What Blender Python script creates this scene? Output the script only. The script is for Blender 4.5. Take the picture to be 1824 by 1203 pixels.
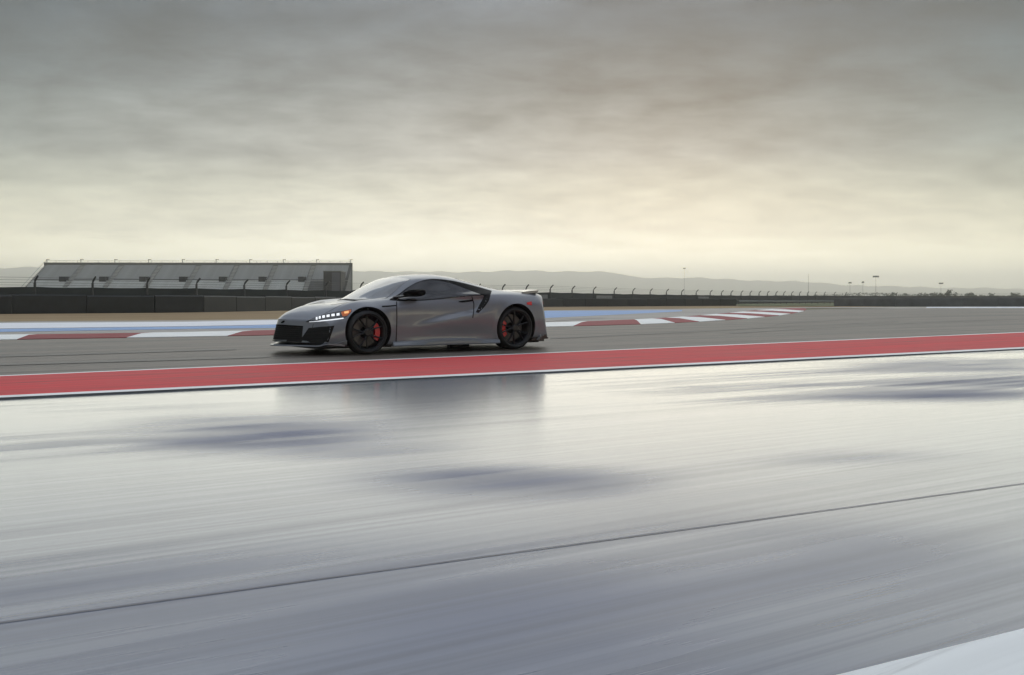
import bpy, bmesh, math, random
import numpy as np
from mathutils import Vector, Matrix
from mathutils.bvhtree import BVHTree

random.seed(7)
S = bpy.context.scene
C = S.collection
for o in list(bpy.data.objects): bpy.data.objects.remove(o)

# ------------------------------------------------------------------ camera
F, YH, CX, H = 1773.0, 527.0, 912.0, 0.8754          # focal length / horizon row (px of the 1824 px photo), eye height
cam_d = bpy.data.cameras.new('camera'); cam = bpy.data.objects.new('camera', cam_d); C.objects.link(cam)
cam.location = (0, 0, H); cam.rotation_euler = (math.radians(90), 0, 0)
cam_d.sensor_width = 36; cam_d.lens = 36 * F / 1824
cam_d.shift_y = -(601.5 - YH) / 1824
cam_d.clip_start = 0.05; cam_d.clip_end = 30000
S.camera = cam

# ------------------------------------------------------------------ render / colour
S.render.engine = 'CYCLES'
S.cycles.use_denoising = True
S.cycles.max_bounces = 8; S.cycles.volume_bounces = 1; S.cycles.transparent_max_bounces = 16
S.cycles.sample_clamp_indirect = 4
S.view_settings.view_transform = 'Standard'; S.view_settings.look = 'None'
S.view_settings.gamma = 1; S.view_settings.exposure = 0.33

# ------------------------------------------------------------------ sky
SUN_EL, SUN_AZ = 3.0, 9.0           # degrees; azimuth from +Y towards +X
W = bpy.data.worlds.new('World'); S.world = W; W.use_nodes = True
nt = W.node_tree; nt.nodes.clear()
def N(t, kind, **kw):
    n = t.nodes.new(kind)
    for k, v in kw.items():
        if k.startswith('i_'): n.inputs[k[2:]].default_value = v
        else: setattr(n, k, v)
    return n
def math_(t, op, a, b=None, c=None, clamp=False):
    n = t.nodes.new('ShaderNodeMath'); n.operation = op; n.use_clamp = clamp
    for i, v in enumerate((a, b, c)):
        if v is None: continue
        if isinstance(v, (int, float)): n.inputs[i].default_value = v
        else: t.links.new(v, n.inputs[i])
    return n.outputs[0]
def ramp_(t, fac, stops, interp='LINEAR'):
    n = t.nodes.new('ShaderNodeValToRGB'); cr = n.color_ramp; cr.interpolation = interp
    while len(cr.elements) > len(stops): cr.elements.remove(cr.elements[-1])
    while len(cr.elements) < len(stops): cr.elements.new(0.5)
    for e, (p, c) in zip(cr.elements, stops):
        e.position = p; e.color = tuple(c) + (1,) if len(c) == 3 else c
    t.links.new(fac, n.inputs[0]); return n.outputs[0]
def mix_(t, fac, a, b, blend='MIX'):
    n = t.nodes.new('ShaderNodeMix'); n.data_type = 'RGBA'; n.blend_type = blend; n.clamp_factor = True
    for sock, v in ((n.inputs[0], fac), (n.inputs[6], a), (n.inputs[7], b)):
        if isinstance(v, (int, float)): sock.default_value = v
        elif isinstance(v, (tuple, list)): sock.default_value = tuple(v) + (1,) if len(v) == 3 else v
        else: t.links.new(v, sock)
    return n.outputs[2]
def lin(r, g, b):
    f = lambda c: (c / 255 / 12.92) if c / 255 <= 0.04045 else ((c / 255 + 0.055) / 1.055) ** 2.4
    return (f(r), f(g), f(b))

tc = N(nt, 'ShaderNodeTexCoord')
sep = N(nt, 'ShaderNodeSeparateXYZ'); nt.links.new(tc.outputs['Generated'], sep.inputs[0])
dx, dy, dz = sep.outputs
elev = math_(nt, 'MULTIPLY', math_(nt, 'ARCSINE', dz), 180 / math.pi)
el0 = math_(nt, 'MAXIMUM', elev, 0.0)
az = math_(nt, 'MULTIPLY', math_(nt, 'ARCTAN2', dx, dy), 180 / math.pi)
# cloud sheet: the view direction is dropped onto a level ceiling, so the cells flatten towards the horizon
den = math_(nt, 'ADD', math_(nt, 'MAXIMUM', dz, 0.0), 0.20)
comb = N(nt, 'ShaderNodeCombineXYZ')
nt.links.new(math_(nt, 'DIVIDE', dx, den), comb.inputs[0]); nt.links.new(math_(nt, 'DIVIDE', dy, den), comb.inputs[1])
mp = N(nt, 'ShaderNodeMapping'); mp.inputs['Rotation'].default_value = (0, 0, math.radians(-28)); mp.inputs['Scale'].default_value = (1.0, 1.35, 1)
nt.links.new(comb.outputs[0], mp.inputs[0])
n1 = N(nt, 'ShaderNodeTexNoise', i_Scale=5.2, i_Detail=8.0, i_Roughness=0.60, i_Distortion=0.2); nt.links.new(mp.outputs[0], n1.inputs['Vector'])
n2 = N(nt, 'ShaderNodeTexNoise', i_Scale=1.3, i_Detail=3.0, i_Roughness=0.5, i_Distortion=0.2); nt.links.new(mp.outputs[0], n2.inputs['Vector'])
cl = math_(nt, 'ADD', math_(nt, 'MULTIPLY', math_(nt, 'SUBTRACT', n1.outputs[0], 0.5), 1.9), math_(nt, 'MULTIPLY', math_(nt, 'SUBTRACT', n2.outputs[0], 0.5), 1.3))
azo = math_(nt, 'ABSOLUTE', math_(nt, 'SUBTRACT', az, -3.0))
side = math_(nt, 'MINIMUM', math_(nt, 'DIVIDE', azo, 30.0), 1.0)          # 0 under the glow, 1 away from it
# cloud deck colours by height, the bright rim at the horizon where the deck ends
deck_mid = ramp_(nt, math_(nt, 'DIVIDE', el0, 60.0), [(0, (3.0,2.82,2.16)), (1.6/60, (2.0,1.9,1.48)), (3.6/60, (.98,.94,.76)), (6.0/60, lin(192,191,176)), (8/60, lin(156,157,152)), (11.5/60, lin(110,114,115)), (15/60, lin(74,82,90)), (22/60, lin(98,107,124)), (45/60, lin(178,187,200)), (1, lin(192,200,213))])
deck_side = ramp_(nt, math_(nt, 'DIVIDE', el0, 60.0), [(0, (2.5,2.32,1.6)), (1.6/60, (1.6,1.5,1.06)), (3.6/60, (.70,.675,.50)), (6.0/60, lin(154,158,144)), (8/60, lin(106,116,114)), (11.5/60, lin(62,77,84)), (15/60, lin(36,52,64)), (22/60, lin(84,96,113)), (45/60, lin(174,184,198)), (1, lin(192,200,213))])
deck = mix_(nt, math_(nt, 'POWER', side, 1.5), deck_mid, deck_side)
amp = math_(nt, 'MULTIPLY', math_(nt, 'MINIMUM', math_(nt, 'DIVIDE', el0, 11.0), 1.0), 1.0)
gain = math_(nt, 'ADD', 1.0, math_(nt, 'MULTIPLY', cl, amp))
gcol = N(nt, 'ShaderNodeCombineXYZ')
for i, k in enumerate((1.0, 0.985, 0.96)): nt.links.new(math_(nt, 'ADD', math_(nt, 'MULTIPLY', math_(nt, 'SUBTRACT', gain, 1.0), k), 1.0), gcol.inputs[i])
deck = mix_(nt, 1.0, deck, gcol.outputs[0], 'MULTIPLY')
sky = N(nt, 'ShaderNodeTexSky'); sky.sky_type = 'NISHITA'; sky.sun_disc = False
sky.sun_elevation = math.radians(SUN_EL); sky.sun_rotation = math.radians(SUN_AZ); sky.dust_density = 3.0
bg1 = N(nt, 'ShaderNodeBackground'); nt.links.new(sky.outputs[0], bg1.inputs[0]); bg1.inputs[1].default_value = 0.06
bg2 = N(nt, 'ShaderNodeBackground'); nt.links.new(deck, bg2.inputs[0]); bg2.inputs[1].default_value = 1.0
mixs = N(nt, 'ShaderNodeMixShader'); mixs.inputs[0].default_value = 0.93
nt.links.new(bg1.outputs[0], mixs.inputs[1]); nt.links.new(bg2.outputs[0], mixs.inputs[2])
out = N(nt, 'ShaderNodeOutputWorld'); nt.links.new(mixs.outputs[0], out.inputs[0])

# ------------------------------------------------------------------ sun, veiled by the cloud
sd = bpy.data.lights.new('sun', 'SUN'); sd.energy = 1.45; sd.angle = math.radians(100); sd.color = (1, 0.995, 0.90)
sun = bpy.data.objects.new('sun', sd); C.objects.link(sun)
_e, _a = math.radians(SUN_EL), math.radians(SUN_AZ)
sun.rotation_euler = Vector((-math.sin(_a) * math.cos(_e), -math.cos(_a) * math.cos(_e), -math.sin(_e))).to_track_quat('-Z', 'Y').to_euler()
sun.location = (30, 100, 60)

# ================================================================== helpers
def tag(o, label=None, cat=None, group=None, kind=None):
    for k, v in (('label', label), ('category', cat), ('group', group), ('kind', kind)):
        if v: o[k] = v
    return o
def empty(name, loc=(0, 0, 0), rz=0, parent=None):
    o = bpy.data.objects.new(name, None); C.objects.link(o); o.location = loc; o.rotation_euler = (0, 0, rz); o.empty_display_size = 0.2
    if parent: o.parent = parent
    return o
def link(name, me, mat=None, parent=None, smooth=None):
    o = bpy.data.objects.new(name, me); C.objects.link(o)
    if mat is not None and not me.materials: me.materials.append(mat)
    if smooth is not None:
        me.shade_smooth() if smooth is True else me.set_sharp_from_angle(angle=math.radians(smooth))
        if smooth is not True:
            me.polygons.foreach_set('use_smooth', [True] * len(me.polygons)); me.set_sharp_from_angle(angle=math.radians(smooth))
    if parent: o.parent = parent
    return o
class MB:
    def __init__(s): s.v, s.f = [], []
    def add(s, vs, fs):
        b = len(s.v); s.v += [tuple(map(float, p)) for p in vs]; s.f += [tuple(b + i for i in f) for f in fs]; return s
    def box(s, x0, x1, y0, y1, z0, z1, M=None):
        vs = [(x, y, z) for z in (z0, z1) for y in (y0, y1) for x in (x0, x1)]
        if M: vs = [tuple(M @ Vector(p)) for p in vs]
        return s.add(vs, [(0,2,3,1),(4,5,7,6),(0,1,5,4),(2,6,7,3),(0,4,6,2),(1,3,7,5)])
    def tube(s, pts, r, n=8, closed=False):
        pts = [Vector(p) for p in pts]; rs = r if isinstance(r, (list, tuple)) else [r] * len(pts); vs = []
        for i, p in enumerate(pts):
            a = pts[max(0, i - 1)]; b = pts[min(len(pts) - 1, i + 1)]
            if closed: a = pts[i - 1]; b = pts[(i + 1) % len(pts)]
            d = (b - a).normalized(); up = Vector((0, 0, 1)) if abs(d.z) < 0.95 else Vector((1, 0, 0))
            u = d.cross(up).normalized(); w = d.cross(u)
            vs += [p + (u * math.cos(2 * math.pi * k / n) + w * math.sin(2 * math.pi * k / n)) * rs[i] for k in range(n)]
        m = len(pts); fs = []
        for i in range(m if closed else m - 1):
            for k in range(n):
                j = (i + 1) % m; fs.append((i * n + k, i * n + (k + 1) % n, j * n + (k + 1) % n, j * n + k))
        if not closed: fs += [tuple(range(n))[::-1], tuple((m - 1) * n + k for k in range(n))]
        return s.add(vs, fs)
    def lathe_y(s, prof, n=48, closed=True):
        # prof: (radius, y) ; revolve about the y axis
        m = len(prof); vs = [(r * math.cos(2*math.pi*k/n), y, r * math.sin(2*math.pi*k/n)) for k in range(n) for r, y in prof]; fs = []
        for k in range(n):
            for i in range(m if closed else m - 1):
                j = (i + 1) % m; k2 = (k + 1) % n
                fs.append((k*m+i, k*m+j, k2*m+j, k2*m+i))
        return s.add(vs, fs)
    def grid(s, rows):
        m, n = len(rows), len(rows[0])
        return s.add([p for r in rows for p in r], [(i*n+j, i*n+j+1, (i+1)*n+j+1, (i+1)*n+j) for i in range(m-1) for j in range(n-1)])
    def mesh(s, name, flip=False):
        me = bpy.data.meshes.new(name); me.from_pydata(s.v, [], [f[::-1] for f in s.f] if flip else s.f); me.update(); return me
    def build(s, name, mat, parent=None, smooth=None, fix=True):
        me = s.mesh(name)
        if fix:
            bm = bmesh.new(); bm.from_mesh(me); bmesh.ops.recalc_face_normals(bm, faces=bm.faces); bm.to_mesh(me); bm.free()
        return link(name, me, mat, parent, smooth)

# ground height: level round the camera, falling slightly away in the distance
_GY = [0, 35, 85, 220, 600, 20000]; _GZ = [0, 0, -0.30, -1.0, -1.4, -1.4]
def zg(y): return float(np.interp(y, _GY, _GZ))
def gp(px, py, dz=0.0):
    """point of the ground seen at photo pixel (px, py)"""
    Z = 50.0
    for _ in range(60): Z = 0.5 * Z + 0.5 * F * (H - zg(Z)) / max(py - YH, 0.5)
    return Vector(((px - CX) / F * Z, Z, zg(Z) + dz))
def at(px, py, Z): return Vector(((px - CX) / F * Z, Z, H - (py - YH) / F * Z))
def onground(px, Z, dz=0.0): return Vector(((px - CX) / F * Z, Z, zg(Z) + dz))
def resample(pts, n):
    P = np.array([tuple(p) for p in pts], float); d = np.r_[0, np.cumsum(np.linalg.norm(np.diff(P, axis=0), axis=1))]
    t = np.linspace(0, d[-1], n); return np.stack([np.interp(t, d, P[:, i]) for i in range(P.shape[1])], 1)

# ================================================================== materials
def mat(name, col=(0.5, 0.5, 0.5), rough=0.5, metal=0.0, ior=1.5, coat=0.0, coat_rough=0.05, emit=None, estr=0.0, var=0.0, vscale=3.0, alpha=1.0):
    m = bpy.data.materials.new(name); m.use_nodes = True; t = m.node_tree; b = t.nodes['Principled BSDF']
    b.inputs['Base Color'].default_value = tuple(col) + (1,); b.inputs['Roughness'].default_value = rough; b.inputs['Metallic'].default_value = metal
    b.inputs['IOR'].default_value = ior; b.inputs['Coat Weight'].default_value = coat; b.inputs['Coat Roughness'].default_value = coat_rough
    b.inputs['Alpha'].default_value = alpha
    if emit: b.inputs['Emission Color'].default_value = tuple(emit) + (1,); b.inputs['Emission Strength'].default_value = estr
    if var:
        tc = N(t, 'ShaderNodeTexCoord'); n = N(t, 'ShaderNodeTexNoise', i_Scale=vscale, i_Detail=5.0, i_Roughness=0.6); t.links.new(tc.outputs['Object'], n.inputs['Vector'])
        c = mix_(t, math_(t, 'MULTIPLY_ADD', math_(t, 'SUBTRACT', n.outputs[0], 0.5), 2.2, 0.5, True), tuple(x * (1 - var) for x in col), tuple(min(1, x * (1 + var)) for x in col))
        t.links.new(c, b.inputs['Base Color'])
        t.links.new(math_(t, 'MULTIPLY_ADD', math_(t, 'SUBTRACT', n.outputs[0], 0.5), 0.3, rough, True), b.inputs['Roughness'])
    return m

PHI = 0.595274                                        # heading of the track and the car
def streak_coords(t, along, across, rot=PHI, loc=(0, 0, 0)):
    g = N(t, 'ShaderNodeNewGeometry'); m = N(t, 'ShaderNodeMapping'); m.vector_type = 'TEXTURE'
    m.inputs['Rotation'].default_value = (0, 0, rot); m.inputs['Scale'].default_value = (along, across, 1); m.inputs['Location'].default_value = loc
    t.links.new(g.outputs['Position'], m.inputs['Vector']); return m.outputs[0]
def noise_(t, vec, scale=1.0, detail=4.0, rough=0.55, dist=0.0):
    n = N(t, 'ShaderNodeTexNoise', i_Scale=scale, i_Detail=detail, i_Roughness=rough, i_Distortion=dist); t.links.new(vec, n.inputs['Vector']); return n.outputs[0]
def sstep(t, v, a, b):
    n = N(t, 'ShaderNodeMapRange'); n.interpolation_type = 'SMOOTHSTEP'; n.inputs[1].default_value = a; n.inputs[2].default_value = b; t.links.new(v, n.inputs[0]); return n.outputs[0]

PATCH_AT = (2, 9, 13)
def mat_apron():
    # broomed, sealed concrete under a film of water; dry lanes run along the track
    m = bpy.data.materials.new('wet_apron'); m.use_nodes = True; t = m.node_tree; b = t.nodes['Principled BSDF']
    fine = noise_(t, streak_coords(t, 6.0, 0.035, PHI - 0.03), 1.0, 6, 0.6)
    mid = noise_(t, streak_coords(t, 9.0, 0.25, PHI - 0.03), 1.0, 4, 0.55)
    patch = noise_(t, streak_coords(t, 5.5, 1.7, PHI - 0.28, PATCH_AT), 0.8, 3, 0.5, 0.5)
    wet = sstep(t, math_(t, 'ADD', patch, math_(t, 'MULTIPLY', math_(t, 'SUBTRACT', mid, 0.5), 0.22)), 0.31, 0.58)
    # places where the film has dried back, each an elongated patch with feathered, streaky ends
    g = N(t, 'ShaderNodeNewGeometry'); dry = None
    for (x0, y0), (x1, y1), wd, st in (((60, 752), (680, 748), 1.1, .18), ((280, 780), (860, 800), .9, .18), ((520, 812), (1420, 908), .80, .19), ((1200, 830), (1780, 798), .6, .14), ((1350, 708), (1950, 706), .8, .17), ((1450, 657), (1950, 640), 1.4, .2), ((150, 1200), (1650, 1070), .75, .13), ((1300, 1030), (1900, 950), .6, .10)):
        a, b2 = gp(x0, y0), gp(x1, y1); c = (a + b2) / 2; d = b2 - a; hl = d.length / 2; an = math.atan2(d.y, d.x)
        mp_ = N(t, 'ShaderNodeMapping'); mp_.vector_type = 'TEXTURE'; mp_.inputs['Location'].default_value = (c.x, c.y, 0); mp_.inputs['Rotation'].default_value = (0, 0, an); mp_.inputs['Scale'].default_value = (hl, wd, 1)
        t.links.new(g.outputs['Position'], mp_.inputs['Vector']); ln = N(t, 'ShaderNodeVectorMath'); ln.operation = 'LENGTH'; t.links.new(mp_.outputs[0], ln.inputs[0])
        f_ = math_(t, 'MULTIPLY', math_(t, 'SUBTRACT', 1.0, sstep(t, ln.outputs['Value'], 0.0, 1.35)), st)
        dry = f_ if dry is None else math_(t, 'ADD', dry, f_)
    wsum = math_(t, 'ADD', patch, math_(t, 'MULTIPLY', math_(t, 'SUBTRACT', mid, 0.5), 0.42))
    wet = sstep(t, math_(t, 'SUBTRACT', wsum, math_(t, 'MULTIPLY', dry, math_(t, 'MULTIPLY_ADD', sstep(t, mid, 0.3, 0.7), 1.1, 0.45))), 0.16, 0.54)
    stk = sstep(t, math_(t, 'ADD', math_(t, 'MULTIPLY', fine, 0.55), math_(t, 'MULTIPLY', mid, 0.45)), 0.38, 0.62)
    dry_c = mix_(t, stk, (0.034, 0.053, 0.135), (0.055, 0.08, 0.19))
    wet_c = mix_(t, stk, (0.05, 0.078, 0.135), (0.085, 0.122, 0.195))
    col = mix_(t, wet, dry_c, wet_c)
    t.links.new(col, b.inputs['Base Color'])
    r = math_(t, 'ADD', math_(t, 'MULTIPLY', math_(t, 'SUBTRACT', 1.0, wet), 0.32), math_(t, 'MULTIPLY_ADD', fine, 0.10, 0.11))
    t.links.new(r, b.inputs['Roughness']); b.inputs['IOR'].default_value = 1.25
    b.inputs['Coat Weight'].default_value = 0.0
    t.links.new(math_(t, 'MULTIPLY', wet, math_(t, 'MULTIPLY_ADD', sstep(t, fine, 0.3, 0.7), 0.32, 0.68)), b.inputs['Coat Weight']); b.inputs['Coat Roughness'].default_value = 0.17; b.inputs['Coat IOR'].default_value = 1.33
    bp = N(t, 'ShaderNodeBump', i_Strength=0.03, i_Distance=0.002); t.links.new(fine, bp.inputs['Height']); t.links.new(bp.outputs[0], b.inputs['Normal'])
    return m
def mat_asphalt(name, c0, c1, rough=0.5, rot=PHI, along=10.0):
    m = bpy.data.materials.new(name); m.use_nodes = True; t = m.node_tree; b = t.nodes['Principled BSDF']
    fine = noise_(t, streak_coords(t, along, 0.10, rot), 1.0, 6, 0.62)
    big = noise_(t, streak_coords(t, along * 1.6, 1.2, rot), 1.0, 4, 0.5)
    agg = noise_(t, streak_coords(t, 0.02, 0.02, rot), 1.0, 2, 0.5)
    k = math_(t, 'ADD', math_(t, 'ADD', math_(t, 'MULTIPLY', fine, 0.5), math_(t, 'MULTIPLY', big, 0.6)), math_(t, 'MULTIPLY', agg, 0.15))
    t.links.new(mix_(t, sstep(t, k, 0.52, 0.72), c0, c1), b.inputs['Base Color'])
    t.links.new(math_(t, 'MULTIPLY_ADD', big, 0.3, rough - 0.15), b.inputs['Roughness']); b.inputs['Specular IOR Level'].default_value = 0.35
    return m
def mat_paint(name, c0, c1, rough=0.45, rot=PHI, along=7.0, across=0.09, spec=0.4):
    m = bpy.data.materials.new(name); m.use_nodes = True; t = m.node_tree; b = t.nodes['Principled BSDF']
    fine = noise_(t, streak_coords(t, along, across, rot), 1.0, 5, 0.6); big = noise_(t, streak_coords(t, along * 0.6, 0.6, rot), 1.0, 3, 0.5)
    k = math_(t, 'ADD', math_(t, 'MULTIPLY', fine, 0.55), math_(t, 'MULTIPLY', big, 0.45))
    scuff = noise_(t, streak_coords(t, 2.6, 0.16, rot + 0.05), 1.0, 6, 0.7); grit = noise_(t, streak_coords(t, 0.5, 0.3, rot), 1.0, 6, 0.7)
    base = mix_(t, sstep(t, k, 0.32, 0.68), c0, c1)
    base = mix_(t, math_(t, 'MULTIPLY', sstep(t, scuff, 0.52, 0.72), 0.6), base, (0.05, 0.045, 0.045))
    base = mix_(t, math_(t, 'MULTIPLY', sstep(t, grit, 0.60, 0.72), 0.35), base, (0.22, 0.20, 0.19))
    t.links.new(base, b.inputs['Base Color'])
    t.links.new(math_(t, 'MULTIPLY_ADD', big, 0.25, rough - 0.12), b.inputs['Roughness']); b.inputs['Specular IOR Level'].default_value = spec
    return m
def mat_grass(name, c0, c1, sc=0.4):
    m = bpy.data.materials.new(name); m.use_nodes = True; t = m.node_tree; b = t.nodes['Principled BSDF']
    a = noise_(t, streak_coords(t, 3.0, 1.0), sc, 6, 0.65); g = noise_(t, streak_coords(t, 60.0, 25.0), 1.0, 3, 0.5)
    k = math_(t, 'ADD', math_(t, 'MULTIPLY', a, 0.5), math_(t, 'MULTIPLY', g, 0.5))
    t.links.new(mix_(t, sstep(t, k, 0.35, 0.65), c0, c1), b.inputs['Base Color']); b.inputs['Roughness'].default_value = 0.9; b.inputs['Specular IOR Level'].default_value = 0.15
    return m

M = dict(
    apron=mat_apron(),
    track=mat_asphalt('track_asphalt', (0.030, 0.023, 0.017), (0.165, 0.138, 0.112), 0.55),
    runoff=mat_asphalt('runoff_concrete', (0.22, 0.20, 0.18), (0.40, 0.37, 0.34), 0.6),
    red=mat_paint('red_paint', (0.50, 0.018, 0.026), (0.72, 0.036, 0.048), 0.66, spec=0.25),
    kerb_red=mat_paint('kerb_red_paint', (0.22, 0.035, 0.04), (0.36, 0.06, 0.065), 0.7, spec=0.25),
    white=mat_paint('white_paint', (0.74, 0.76, 0.76), (0.88, 0.90, 0.90)),
    blue=mat_paint('blue_paint', (0.17, 0.32, 0.60), (0.30, 0.46, 0.74), 0.6, spec=0.25),
    paleblue=mat_paint('pale_paint', (0.58, 0.62, 0.72), (0.82, 0.84, 0.90)),
    skid=mat_asphalt('rubber_marks', (0.016, 0.015, 0.014), (0.05, 0.045, 0.042), 0.5),
    joint=mat('joint_sealant', (0.20, 0.20, 0.23), 0.8, var=0.4, ior=1.3),
    drygrass=mat_grass('dry_grass', (0.22, 0.145, 0.075), (0.36, 0.26, 0.14)),
    land=mat_grass('land_grass', (0.07, 0.075, 0.035), (0.17, 0.15, 0.075), 0.05),
    hill=mat_grass('hill_scrub', (0.045, 0.06, 0.04), (0.10, 0.11, 0.07), 0.01),
    rubber=mat('barrier_rubber', (0.013, 0.016, 0.019), 0.55, var=0.4, vscale=2),
    fence_metal=mat('galvanised_dark', (0.05, 0.052, 0.055), 0.5, 0.3, var=0.2),
    fabric=mat('fence_screen', (0.022, 0.028, 0.030), 0.9, var=0.4, vscale=0.6),
    fabric_pale=mat('fence_banner', (0.22, 0.22, 0.22), 0.8, var=0.2, vscale=1),
    steel=mat('galvanised_rail', (0.26, 0.275, 0.28), 0.45, 0.6, var=0.15),
    concrete=mat('barrier_concrete', (0.12, 0.125, 0.13), 0.8, var=0.3, vscale=0.7),
    seat=mat('bleacher_aluminium', (0.62, 0.64, 0.66), 0.55, 0.2, var=0.15, vscale=0.5),
    seat_dark=mat('bleacher_upper', (0.42, 0.435, 0.46), 0.6, 0.1, var=0.2, vscale=0.5),  # darker bench tone, used for the upper rows
    seat_riser=mat('bleacher_riser', (0.16, 0.165, 0.175), 0.7, var=0.2, vscale=0.5),
    aisle=mat('aisle_aluminium', (0.5, 0.5, 0.5), 0.5, 0.2, var=0.1),
    stand_dark=mat('stand_cladding', (0.012, 0.013, 0.018), 0.7, var=0.3, vscale=0.5),
    stand_trim=mat('stand_trim', (0.14, 0.14, 0.13), 0.6),
    bark=mat('bark', (0.07, 0.055, 0.04), 0.9, var=0.3),
    leaf=mat('leaf', (0.035, 0.05, 0.025), 0.8, var=0.5, vscale=0.8),
    mast=mat('mast_metal', (0.25, 0.25, 0.25), 0.5, 0.5),
)

# ================================================================== ground
def struct(name, rows, m, parent=None):
    o = MB().grid(rows).build(name, m, parent)
    if o.data.polygons and o.data.polygons[0].normal.z < 0:
        o.data.flip_normals()
    if not parent: tag(o, kind='structure')
    return o
# land: rings of quads out to the horizon, following zg and lying under every paved sheet
ys = [-60, -20, 0, 10, 20, 30, 35, 45, 55, 65, 75, 85, 110, 140, 180, 220, 300, 400, 600, 900, 1500, 3000, 6000, 9400]
xs = [-11500, -4000, -1500, -700, -350, -180, -90, -45, -20, 0, 20, 45, 90, 180, 350, 700, 1500, 4000, 11500]
struct('ground', [[(x, y, zg(y) - 0.02) for x in xs] for y in ys], M['land'])

def extend(a, b, d): return a + (a - b).normalized() * d
def ribbon(pa, pb, n, lift):
    A, B = resample(pa, n), resample(pb, n); rows = []
    for a, b in zip(A, B):
        k = [a + (b - a) * t for t in (0, 0.33, 0.67, 1)]
        rows.append([(p[0], p[1], zg(p[1]) + lift) for p in k])
    return rows
# lines of the red edge strip
k1 = [gp(0, 672), gp(912, 633), gp(1824, 593)]; k1 = [extend(k1[0], k1[1], 25)] + k1 + [extend(k1[2], k1[1], 60)]
k2 = [gp(0, 712), gp(912, 668), gp(1824, 623)]; k2 = [extend(k2[0], k2[1], 25)] + k2 + [extend(k2[2], k2[1], 60)]
seam = [gp(0, 1110), gp(912, 985.5), gp(1824, 862)]; seam = [extend(seam[0], seam[2], 8)] + seam + [extend(seam[2], seam[0], 40)]
def lerp_line(a, b, t): A, B = resample(a, 41), resample(b, 41); return [Vector(p + (q - p) * t) for p, q in zip(A, B)]
near = [v + Vector((math.sin(PHI), -math.cos(PHI), 0)) * 14 for v in k2]
struct('apron', ribbon(k2, near, 60, 0.0), M['apron'])
# red strip: a low slab 35 mm proud of the wet apron, white lines along both edges
LIFT = 0.016
slab = empty('edge_strip'); tag(slab, kind='structure')
def slab_part(name, a, b, lift, m, skirt=None):
    rows = ribbon(a, b, 60, lift)
    if skirt is not None:
        rows = [r + [(r[-1][0] + 0.004, r[-1][1] - 0.006, skirt)] for r in rows]
    return struct(name, rows, m, slab)
slab_part('red_field', lerp_line(k1, k2, 0.03), lerp_line(k1, k2, 0.925), LIFT, M['red'])
slab_part('edge_line', lerp_line(k1, k2, -0.012), lerp_line(k1, k2, 0.03), LIFT, M['white'])
slab_part('edge_line', lerp_line(k1, k2, 0.925), lerp_line(k1, k2, 0.995), LIFT, M['white'])
slab_part('slab_face', lerp_line(k1, k2, 0.995), lerp_line(k1, k2, 0.9951), LIFT, M['concrete'], skirt=-0.01)
# sealed joints and the white line at the very corner of the apron
def strip_on(name, line, w, lift, m):
    A = resample(line, 40); rows = []
    nrm = np.array([math.sin(PHI), -math.cos(PHI), 0])
    return struct(name, [[tuple(p - nrm * w / 2)[:2] + (lift,), tuple(p + nrm * w / 2)[:2] + (lift,)] for p in A], m)
strip_on('apron_joint', seam, 0.009, 0.002, M['joint'])
wl = [gp(1500, 1203), gp(1824, 1122)]; wl = [extend(wl[0], wl[1], 6), wl[0], wl[1], extend(wl[1], wl[0], 20)]
wl2 = [v + Vector((math.sin(PHI), -math.cos(PHI), 0)) * 0.9 for v in wl]
struct('apron_paint', [[(a.x, a.y, 0.004), (b.x, b.y, 0.004)] for a, b in zip([Vector(p) for p in resample(wl, 20)], [Vector(p) for p in resample(wl2, 20)])], M['white'])

# far kerb, then paving on both sides of it
kl = [(-700, 622), (-300, 613), (0, 606.4), (165, 603.6), (330, 601), (487, 598), (650, 593.8), (800, 589), (975, 583), (1060, 580.8), (1140, 578.5), (1200, 576), (1250, 573.5), (1300, 570.5), (1345, 567), (1385, 563), (1412, 559), (1430, 555.2), (1437, 551.8)]
ku = [(-700, 612), (-300, 605), (0, 598.6), (165, 596.6), (330, 593.9), (487, 590.2), (650, 585.6), (800, 581.5), (975, 576), (1060, 573.6), (1130, 570.6), (1180, 567.6), (1225, 564.6), (1270, 561), (1310, 557.2), (1345, 553.6), (1378, 551.2), (1408, 549.6), (1432, 549.4)]
KL = [gp(*p) for p in kl]; KU = [gp(*p) for p in ku]
K1b = [Vector(p) for p in resample([k1[0] - Vector((0, 0, 0)), *k1[1:]], 40)]
kfar = [gp(1437, 551.8), gp(1600, 549.5), gp(1824, 549.3), gp(2300, 549)]
tr_far = KL + kfar[1:]
tr_near = [Vector((-40, 2, 0)), k1[0], k1[1], k1[2], k1[3], k1[4], Vector((140, 110, 0))]
A = resample(tr_far, 90); B = resample(lerp_line(k1, k2, -0.012) + [Vector((190, 120, 0))], 90)
rows = []
for a, b in zip(A, B): rows.append([((a + (b - a) * t)[0], (a + (b - a) * t)[1], zg((a + (b - a) * t)[1]) + 0.006) for t in np.linspace(0, 1, 14)])
struct('track', rows, M['track'])
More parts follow.
